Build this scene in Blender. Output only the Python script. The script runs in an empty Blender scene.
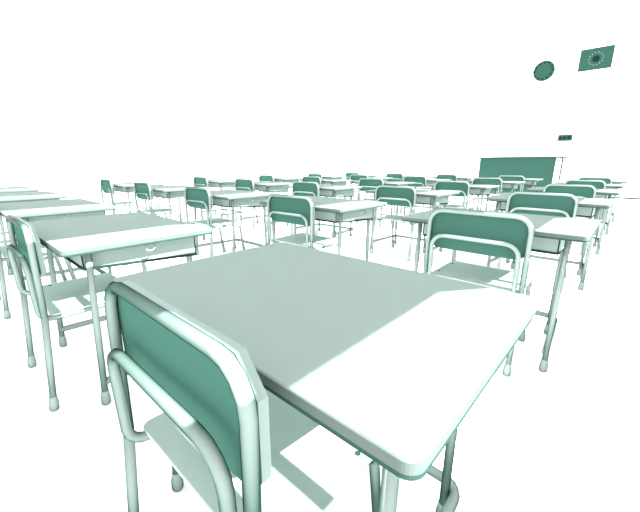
import bpy, bmesh, math, random
from mathutils import Vector, Matrix

C = bpy.context.scene.collection
S = bpy.context.scene
PI = math.pi

# ------------------------------------------------------------------ camera
cam = bpy.data.cameras.new('camera')
cam_o = bpy.data.objects.new('camera', cam)
C.objects.link(cam_o)
cam.sensor_fit = 'HORIZONTAL'
cam.sensor_width = 36.0
cam.lens = 341.49 / 640.0 * 36.0
cam.clip_start = 0.02
cam.clip_end = 200
YAW, PITCH = 0.734, 0.2623
cam_o.location = (0.5376, -0.2496, 0.9911)
cam_o.rotation_euler = (PI / 2 - PITCH, 0, YAW)
S.camera = cam_o

# ------------------------------------------------------------------ light
world = bpy.data.worlds.new('daylight')
S.world = world
world.use_nodes = True
wn = world.node_tree.nodes
bg = wn['Background']
bg.inputs['Color'].default_value = (1, 1, 1, 1)
bg.inputs['Strength'].default_value = 1.7
SUN_T = 1.35                                   # run of a sunbeam across the room for one unit of drop
sun = bpy.data.lights.new('sun', 'SUN')
sun.energy = 20.0
sun.angle = 0.0008
sun_o = bpy.data.objects.new('sun', sun)
C.objects.link(sun_o)
sun_o.location = (9, 3, 9)
sun_o.rotation_euler = Vector((-SUN_T, 0, -1)).to_track_quat('-Z', 'Y').to_euler()
S.view_settings.view_transform = 'Standard'
S.view_settings.look = 'None'
S.view_settings.exposure = 0.0
S.view_settings.gamma = 1.0
S.view_settings.use_curve_mapping = False

# ------------------------------------------------------------------ materials
def mat(name, col, coat=None, rough=0.6):
    m = bpy.data.materials.new(name)
    m.use_nodes = True
    nt = m.node_tree
    nt.nodes.clear()
    out = nt.nodes.new('ShaderNodeOutputMaterial')
    if coat is None:
        d = nt.nodes.new('ShaderNodeBsdfDiffuse')
        src, key = d, 'Color'
    else:                                       # tinted lacquer over paint
        d = nt.nodes.new('ShaderNodeBsdfPrincipled')
        d.inputs['Roughness'].default_value = rough
        d.inputs['Specular IOR Level'].default_value = 0.0
        d.inputs['Coat Weight'].default_value = 1.0
        d.inputs['Coat Roughness'].default_value = 0.2
        d.inputs['Coat IOR'].default_value = 1.01
        d.inputs['Coat Tint'].default_value = (*coat, 1)
        src, key = d, 'Base Color'
    # faint procedural unevenness of the paint
    tc = nt.nodes.new('ShaderNodeTexCoord')
    no = nt.nodes.new('ShaderNodeTexNoise')
    no.inputs['Scale'].default_value = 3.0
    mix = nt.nodes.new('ShaderNodeMixRGB')
    mix.inputs['Color1'].default_value = (*[c * 0.99 for c in col], 1)
    mix.inputs['Color2'].default_value = (*[min(1, c * 1.01) for c in col], 1)
    nt.links.new(tc.outputs['Object'], no.inputs['Vector'])
    nt.links.new(no.outputs['Fac'], mix.inputs['Fac'])
    nt.links.new(mix.outputs['Color'], src.inputs[key])
    nt.links.new(d.outputs['BSDF'], out.inputs['Surface'])
    return m

M_TOP = mat('pale_green_laminate', (0.2066, 0.2637, 0.2463))
M_SEAT = mat('pale_green_plywood', (0.36, 0.464, 0.435))
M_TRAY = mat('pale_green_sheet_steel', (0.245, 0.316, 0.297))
M_TUBE = mat('lacquered_steel_tube', (0.62, 0.635, 0.62), coat=(0.46, 0.555, 0.525))
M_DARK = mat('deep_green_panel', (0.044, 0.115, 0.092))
M_BOARD = mat('deep_green_front_panel', (0.029, 0.077, 0.061))
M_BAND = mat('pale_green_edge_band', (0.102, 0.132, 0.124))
M_EDGE = mat('dark_green_shade_and_trim', (0.031, 0.066, 0.054))  # trim colour, also the painted-in shade below the desktop edges
M_LIP = mat('dark_green_lip', (0.018, 0.040, 0.033))
M_INK = mat('blackish_green', (0.008, 0.024, 0.019))
M_CAP = mat('rubber_cap', (0.62, 0.64, 0.63), coat=(0.50, 0.60, 0.57))
M_WHITE = mat('white_plaster', (0.9, 0.9, 0.9))
M_FLOOR = mat('white_floor', (0.92, 0.92, 0.92))
M_SUNLIT = mat('white_sunlit_side', (0.85, 0.87, 0.86))  # white stands in for sunlight on the sides of dark boxes

# ------------------------------------------------------------------ helpers
def build(name, bm, m, parent=None, smooth=False):
    me = bpy.data.meshes.new(name)
    bmesh.ops.recalc_face_normals(bm, faces=bm.faces)
    bm.to_mesh(me)
    bm.free()
    me.materials.append(m)
    if smooth:
        for p in me.polygons:
            p.use_smooth = True
    o = bpy.data.objects.new(name, me)
    C.objects.link(o)
    if parent is not None:
        o.parent = parent
    return o

def box(bm, x0, x1, y0, y1, z0, z1):
    v = [bm.verts.new(p) for p in ((x0, y0, z0), (x1, y0, z0), (x1, y1, z0), (x0, y1, z0),
                                   (x0, y0, z1), (x1, y0, z1), (x1, y1, z1), (x0, y1, z1))]
    for f in ((3, 2, 1, 0), (4, 5, 6, 7), (0, 1, 5, 4), (1, 2, 6, 5), (2, 3, 7, 6), (3, 0, 4, 7)):
        bm.faces.new([v[i] for i in f])
    return v

def fillet(pts, rad, n=5):
    """round the inner corners of a polyline; rad is one radius or one per corner"""
    P = [Vector(p) for p in pts]
    out = [P[0]]
    for i in range(1, len(P) - 1):
        r = rad[i - 1] if isinstance(rad, (list, tuple)) else rad
        a = (P[i - 1] - P[i]); b = (P[i + 1] - P[i])
        la, lb = a.length, b.length
        a.normalize(); b.normalize()
        ang = a.angle(b)
        if r <= 0 or ang > 3.10:
            out.append(P[i]); continue
        t = min(r / math.tan(ang / 2), la * 0.49, lb * 0.49)
        r2 = t * math.tan(ang / 2)
        bis = (a + b).normalized()
        cen = P[i] + bis * (r2 / math.sin(ang / 2))
        s = P[i] + a * t - cen
        e = P[i] + b * t - cen
        tot = s.angle(e)
        ax = s.cross(e).normalized()
        for k in range(n + 1):
            out.append(cen + Matrix.Rotation(tot * k / n, 3, ax) @ s)
    out.append(P[-1])
    return out

def sweep(bm, path, r, seg=12, caps=True):
    P = [Vector(p) for p in path]
    rs = r if isinstance(r, (list, tuple)) else [r] * len(P)
    T = []
    for i in range(len(P)):
        a = P[max(i - 1, 0)]; b = P[min(i + 1, len(P) - 1)]
        if 0 < i < len(P) - 1:
            t = (P[i] - P[i - 1]).normalized() + (P[i + 1] - P[i]).normalized()
        else:
            t = b - a
        T.append(t.normalized())
    up = Vector((0, 0, 1)) if abs(T[0].z) < 0.9 else Vector((0, 1, 0))
    n = (up - T[0] * up.dot(T[0])).normalized()
    rings = []
    for i in range(len(P)):
        n = (n - T[i] * n.dot(T[i])).normalized()
        b = T[i].cross(n)
        rings.append([bm.verts.new(P[i] + (n * math.cos(2 * PI * k / seg) + b * math.sin(2 * PI * k / seg)) * rs[i])
                      for k in range(seg)])
    for i in range(len(rings) - 1):
        for k in range(seg):
            bm.faces.new((rings[i][k], rings[i][(k + 1) % seg], rings[i + 1][(k + 1) % seg], rings[i + 1][k]))
    if caps:
        bm.faces.new(rings[0][::-1])
        bm.faces.new(rings[-1])

def tube(name, path, r, m, parent, seg=12):
    bm = bmesh.new()
    sweep(bm, path, r, seg)
    o = build(name, bm, m, parent)
    for p in o.data.polygons:
        p.use_smooth = len(p.vertices) == 4
    return o

def rounded_rect(x0, x1, y0, y1, r, n=5):
    pts = []
    for cx, cy, a0 in ((x1 - r, y1 - r, 0), (x0 + r, y1 - r, PI / 2), (x0 + r, y0 + r, PI), (x1 - r, y0 + r, 1.5 * PI)):
        for k in range(n + 1):
            a = a0 + PI / 2 * k / n
            pts.append((cx + r * math.cos(a), cy + r * math.sin(a)))
    return pts

def slab(bm, rings):
    """stack of outlines [(pts, z), ...] closed at both ends"""
    R = [[bm.verts.new((x, y, z)) for x, y in pts] for pts, z in rings]
    n = len(R[0])
    for a, b in zip(R[:-1], R[1:]):
        for k in range(n):
            bm.faces.new((a[k], a[(k + 1) % n], b[(k + 1) % n], b[k]))
    bm.faces.new(R[0][::-1])
    bm.faces.new(R[-1])

def cap_bm(x, y, dx=0, dy=0, r=0.0165):
    bm = bmesh.new()
    zs = [(0.0, 1.18), (0.006, 1.42), (0.03, 1.42), (0.045, 1.25), (0.062, 1.1)]
    sweep(bm, [(x + dx * z, y + dy * z, z) for z, _ in zs], [r * k for _, k in zs], 14)
    return bm

def empty(name, loc=(0, 0, 0)):
    o = bpy.data.objects.new(name, None)
    o.empty_display_size = 0.1
    o.location = loc
    C.objects.link(o)
    return o

def tag(o, label, cat, group=None):
    o['label'] = label
    o['category'] = cat
    if group:
        o['group'] = group

def copy_tree(o, parent=None):
    c = o.copy()
    C.objects.link(c)
    if parent is not None:
        c.parent = parent
    for ch in list(o.children):
        copy_tree(ch, c)
    return c

def struct(name, bm, m):
    o = build(name, bm, m)
    o['kind'] = 'structure'
    return o

# ------------------------------------------------------------------ the room
SX, SY = 1.3221, 1.5335
NCOL, NROW = 5, 6
WALL_Y = 13.35
BOARD_Z = 6.2
XL, XR = -9.2, 12.0
bm = bmesh.new(); box(bm, XL, XR, -6, WALL_Y, -0.1, 0); struct('floor', bm, M_FLOOR)
bm = bmesh.new(); box(bm, XL - 0.1, XR, WALL_Y, WALL_Y + 0.15, -0.1, BOARD_Z + 0.6); struct('wall_front', bm, M_WHITE)
bm = bmesh.new(); box(bm, XL - 0.15, XL, -6, WALL_Y + 0.15, -0.1, BOARD_Z + 0.6); struct('wall_left', bm, M_WHITE)
bm = bmesh.new(); box(bm, XL, XR, WALL_Y - 0.012, WALL_Y, 0, 0.045); struct('baseboard_front', bm, M_EDGE)

# unseen boards added overhead, cut to shape the sun and shade on each desk
bm = bmesh.new()
OFF = SUN_T * (BOARD_Z - 0.70)
def board(y0, y1, xl, xr0, xr1):
    v = [bm.verts.new((x + OFF, y, z)) for z in (BOARD_Z, BOARD_Z + 0.02)
         for x, y in ((xl, y0), (xr0, y0), (xr1, y1), (xl, y1))]
    for f in ((3, 2, 1, 0), (4, 5, 6, 7), (0, 1, 5, 4), (1, 2, 6, 5), (2, 3, 7, 6), (3, 0, 4, 7)):
        bm.faces.new([v[i] for i in f])
for k in range(-5, 1):
    e = 0.240 if k == 0 else 0.185
    for r in range(NROW):
        X, Y = k * SX, r * SY
        d = .0165 if (k, r) == (0, 0) else 0
        board(Y + d + .077, Y + d + .112, X + .50, X + .66, X + .66)
        for y0, y1, spans in ((-.130, -.036, ((-.50, -.06, -.06), (.24, .822, .822))),
                              (-.036, .001 + d, ((-.50, .822, .822),)),
                              (.001 + d, .310, ((-.50, e, e), (.66, .822, .822))),
                              (.310, .500, ((-.50, e, e), (.50, .822, .822))),
                              (.500, .615, ((-.50, e, e + .085), (.50, .822, .822))),
                              (.615, .700, ((-.50, .822, .822),))):
            if k == 0:
                spans = spans + ((.822, 1.75, 1.75),)
            for xl, x0, x1 in spans:
                board(Y + y0, Y + y1, X + xl, X + x0, X + x1)
for r in range(-2, NROW + 2):                    # cross beams added above the shading boards
    y = r * SY + 0.90
    box(bm, XL, XR, y - 0.03, y + 0.03, BOARD_Z + 0.021, BOARD_Z + 0.15)
struct('sun_mask_boards', bm, M_WHITE)

# ------------------------------------------------------------------ student desk
TR = 0.0125
W2, L, H = 0.4370, 0.5993, 0.70
def make_desk():
    t = empty('student_desk')
    o = rounded_rect(-W2, W2, 0, L, 0.022, 8)
    i = rounded_rect(-W2 + 0.002, W2 - 0.002, 0.002, L - 0.002, 0.021, 8)
    j = rounded_rect(-W2 + 0.006, W2 - 0.006, 0.006, L - 0.006, 0.019, 8)
    bm = bmesh.new(); slab(bm, [(o, H - 0.004), (o, H - 0.0015), (i, H)])
    build('desktop', bm, M_TOP, t)
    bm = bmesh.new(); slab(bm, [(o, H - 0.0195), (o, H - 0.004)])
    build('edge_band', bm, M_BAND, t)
    bm = bmesh.new(); slab(bm, [(j, H - 0.0285), (o, H - 0.026), (o, H - 0.0195)])  # shade on the underside of the edge, put in as a dark strip
    build('edge_shade', bm, M_EDGE, t)
    # book tray: a shallow steel drawer box under the top
    tr = bmesh.new()
    x, y0, y1 = 0.330, 0.082, 0.552
    za, zb, zt = 0.592, 0.562, H - 0.0285
    v = [tr.verts.new(p) for p in ((-x, y0, za), (x, y0, za), (x, y1, zb), (-x, y1, zb), (-x, y0, zt), (x, y0, zt), (x, y1, zt), (-x, y1, zt))]
    for f in ((3, 2, 1, 0), (4, 5, 6, 7), (0, 1, 5, 4), (1, 2, 6, 5), (2, 3, 7, 6), (3, 0, 4, 7)):
        tr.faces.new([v[k] for k in f])
    tray = build('book_tray', tr, M_TRAY, t)
    lip = bmesh.new()
    pa = [(-x, y0, za), (x, y0, za), (x, y1, zb), (-x, y1, zb)]
    for a in range(4):
        sweep(lip, [pa[a], pa[(a + 1) % 4]], 0.0060, 8)
    for px, py, pz in pa:
        sweep(lip, [(px, py, pz), (px, py, zt - 0.001)], 0.003, 8)
    build('tray_lip', lip, M_LIP, tray)
    for s in (-1, 1):
        for x, y, lean in ((.360, .066, .048), (.302, .530, 0)):
            pth = [(s * x, y + lean * .05, .05), (s * x, y + lean * (H - .0285), H - .0285)]
            lg = tube('leg', pth, TR, M_TUBE, t)
            build('foot_cap', cap_bm(s * x, y, 0, lean, TR), M_CAP, lg, True)
        hk = fillet([(s * .40, .300, H - .032), (s * .40, .295, H - .062), (s * .40, .330, H - .062), (s * .40, .335, H - .040)], .012, 4)
        tube('bag_hook', hk, 0.0035, M_TUBE, t, 8)
    bar = fillet([(-.356, .066, .100), (-.325, .572, .100), (.325, .572, .100), (.356, .066, .100)], .05)
    tube('footrest', bar, 0.0145, M_TUBE, t)
    return t

# ------------------------------------------------------------------ student chair
def make_chair():
    t = empty('student_chair')
    # outer hoop: back frame running down into the rear legs
    XO, CR = 0.236, 0.0120
    hoop = fillet([(-XO, -.058, .405), (-XO, -.050, .762), (XO, -.050, .762), (XO, -.058, .405)], .065, 4)
    tube('back_frame', hoop, CR, M_TUBE, t)
    for s in (-1, 1):
        lg = tube('leg', [(s * XO, -.088, .05), (s * XO, -.058, .405)], CR, M_TUBE, t)
        build('foot_cap', cap_bm(s * XO, -.0922, 0, .084, CR), M_CAP, lg, True)
    # inner hoop: over the back, down, and forward under the seat, into the front legs
    XI = 0.206
    inner = fillet([(-XI, .288, .385), (-XI, -.068, .385), (-XI, -.074, .636), (XI, -.074, .636), (XI, -.068, .385), (XI, .288, .385)],
                   [.045, .06, .06, .045], 4)
    tube('seat_frame', inner, 0.0112, M_TUBE, t)
    for s in (-1, 1):
        lg = tube('leg', fillet([(s * XI, .20, .385), (s * XI, .284, .385), (s * XI, .333, .05)], .04), 0.0118, M_TUBE, t)
        build('foot_cap', cap_bm(s * XI, .340, 0, -.146, .0118), M_CAP, lg, True)
    # seat
    o = rounded_rect(-.226, .226, -.035, .312, .02)
    bm = bmesh.new(); slab(bm, [(o, .3995), (o, .4065), (rounded_rect(-.224, .224, -.033, .310, .02), .408)])
    st = build('seat', bm, M_SEAT, t)
    for s in (-1, 1):
        for y in (.04, .235):
            bm = bmesh.new(); sweep(bm, [(s * .199, y, .4075), (s * .199, y, .4098)], .006, 10)
            build('rivet', bm, M_EDGE, st)
    # backrest: a plate with rounded corners, gently dished towards the sitter
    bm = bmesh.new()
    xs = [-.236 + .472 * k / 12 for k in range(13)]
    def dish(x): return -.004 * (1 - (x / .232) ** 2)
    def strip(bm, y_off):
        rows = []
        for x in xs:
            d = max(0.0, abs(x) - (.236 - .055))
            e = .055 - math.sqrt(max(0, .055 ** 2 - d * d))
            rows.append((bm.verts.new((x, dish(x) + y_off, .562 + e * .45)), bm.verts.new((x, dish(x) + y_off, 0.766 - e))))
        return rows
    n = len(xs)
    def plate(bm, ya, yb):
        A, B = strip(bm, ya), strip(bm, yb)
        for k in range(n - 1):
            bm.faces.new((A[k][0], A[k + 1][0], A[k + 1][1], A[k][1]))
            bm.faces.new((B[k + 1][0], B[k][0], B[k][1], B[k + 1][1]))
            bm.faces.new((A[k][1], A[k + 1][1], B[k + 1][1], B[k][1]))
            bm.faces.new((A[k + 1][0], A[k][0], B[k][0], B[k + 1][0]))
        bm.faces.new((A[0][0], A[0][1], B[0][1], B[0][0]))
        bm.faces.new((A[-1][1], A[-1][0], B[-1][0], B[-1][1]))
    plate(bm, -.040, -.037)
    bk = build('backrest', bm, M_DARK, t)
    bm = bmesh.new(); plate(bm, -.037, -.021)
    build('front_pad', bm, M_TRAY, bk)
    return t

desk0, chair0 = make_desk(), make_chair()
COLN = {0: 'right-hand column', -1: 'second column from the right', -2: 'middle column',
        -3: 'second column from the left', -4: 'leftmost column'}
ROWN = ['nearest the camera', 'second from the camera', 'third from the camera', 'fourth from the camera',
        'fifth from the camera', 'farthest from the camera']
rnd = random.Random(4)
first = True
for c in range(0, -NCOL, -1):
    for r in range(NROW):
        d = desk0 if first else copy_tree(desk0)
        dx, dy = (-.010, .0175) if (c, r) == (0, 0) else (-.02, 0) if (c, r) == (-1, 0) else (0, 0)
        d.location = (c * SX + dx, r * SY + dy, 0)
        tag(d, 'school desk %s in the %s' % (ROWN[r], COLN[c]), 'desk', 'student desks in rows')
        if r == 0 and c < -1:
            first = False
            continue
        ch = chair0 if first else copy_tree(chair0)
        ch.location = (c * SX + (.008 if (c, r) == (0, 0) else 0) + {-1: -.015, -2: -.03, -3: -.05, -4: -.06}.get(c, 0), r * SY, 0)
        tag(ch, 'green-backed school chair %s in the %s' % (ROWN[r], COLN[c]), 'chair', 'student chairs in rows')
        first = False
ch = copy_tree(chair0); ch.location = (-2 * SX, 0, 0)
tag(ch, 'school chair showing only its legs at the left edge of the photo, middle column', 'chair', 'student chairs in rows')

# ------------------------------------------------------------------ teacher's desk
t = empty('teacher_desk', (0, 11.3, 0))
tag(t, "teacher's desk with a dark green front panel standing before the front wall", 'desk')
x0, x1, yb = -3.16, -1.17, 0.95
bm = bmesh.new(); box(bm, x0 - .06, x1 + .14, -.04, yb, 1.165, 1.20); build('desktop', bm, M_EDGE, t)
bm = bmesh.new(); box(bm, x0, x1, 0, .03, .10, 1.165); build('front_panel', bm, M_BOARD, t)
bm = bmesh.new(); box(bm, x1 - .03, x1, .03, yb - .04, .10, 1.165); build('side_panel', bm, M_SUNLIT, t)  # sunlight on the dark desk's side is put into this white
bm = bmesh.new(); box(bm, x0, x0 + .03, .03, yb - .04, .10, 1.165); build('side_panel', bm, M_SUNLIT, t)
for xx, yy in ((x0 + .03, .05), (x1 - .06, .05), (x0 + .03, yb - .1), (x1 + .035, yb - .1)):
    tube('leg', [(xx, yy, 0), (xx, yy, 1.165)], .02, M_EDGE, t)

# ------------------------------------------------------------------ on the front wall
def disc(bm, cx, cz, r, y0, y1, n=32):
    sweep(bm, [(cx, y0, cz), (cx, y1, cz)], r, n)
t = empty('wall_clock', (-2.20, WALL_Y, 3.83))
tag(t, 'round dark green wall clock high on the front wall left of the loudspeaker', 'clock')
bm = bmesh.new(); disc(bm, 0, 0, .285, -.07, 0); build('case', bm, M_BOARD, t)
bm = bmesh.new()
for k in range(12):
    a = k * PI / 6
    disc(bm, .238 * math.cos(a), .238 * math.sin(a), .034, -.078, -.070, 10)
build('hour_marks', bm, M_INK, t)

t = empty('wall_loudspeaker', (-.905, WALL_Y, 3.92))
tag(t, 'boxy dark green loudspeaker with a ring of pale dots high on the front wall', 'loudspeaker')
bm = bmesh.new(); box(bm, -.385, .385, -.16, 0, -.285, .285); build('cabinet', bm, M_SUNLIT, t)  # pale body paints in the sunlit side of the dark box
bm = bmesh.new(); box(bm, -.388, .388, -.172, -.16, -.288, .288); fr = build('front_grille', bm, M_BOARD, t)
bm = bmesh.new()
for k in range(14):
    a = k * 2 * PI / 14
    disc(bm, .165 * math.cos(a), .165 * math.sin(a), .0125, -.178, -.172, 8)
build('dot_ring', bm, M_TRAY, fr)
bm = bmesh.new(); disc(bm, 0, 0, .085, -.180, -.172); build('cone', bm, M_INK, fr)

t = empty('wall_sign', (-1.335, WALL_Y, 1.80))
tag(t, 'small dark green sign on the front wall above the right end of the teacher desk', 'sign')
bm = bmesh.new(); box(bm, -.185, .185, -.03, 0, -.095, .085); build('plate', bm, M_BOARD, t)
bm = bmesh.new()
for x0, w in ((-.15, .07), (-.045, .07), (.06, .08)):
    box(bm, x0, x0 + w, -.034, -.03, -.045, .035)
build('marks', bm, M_INK, t)
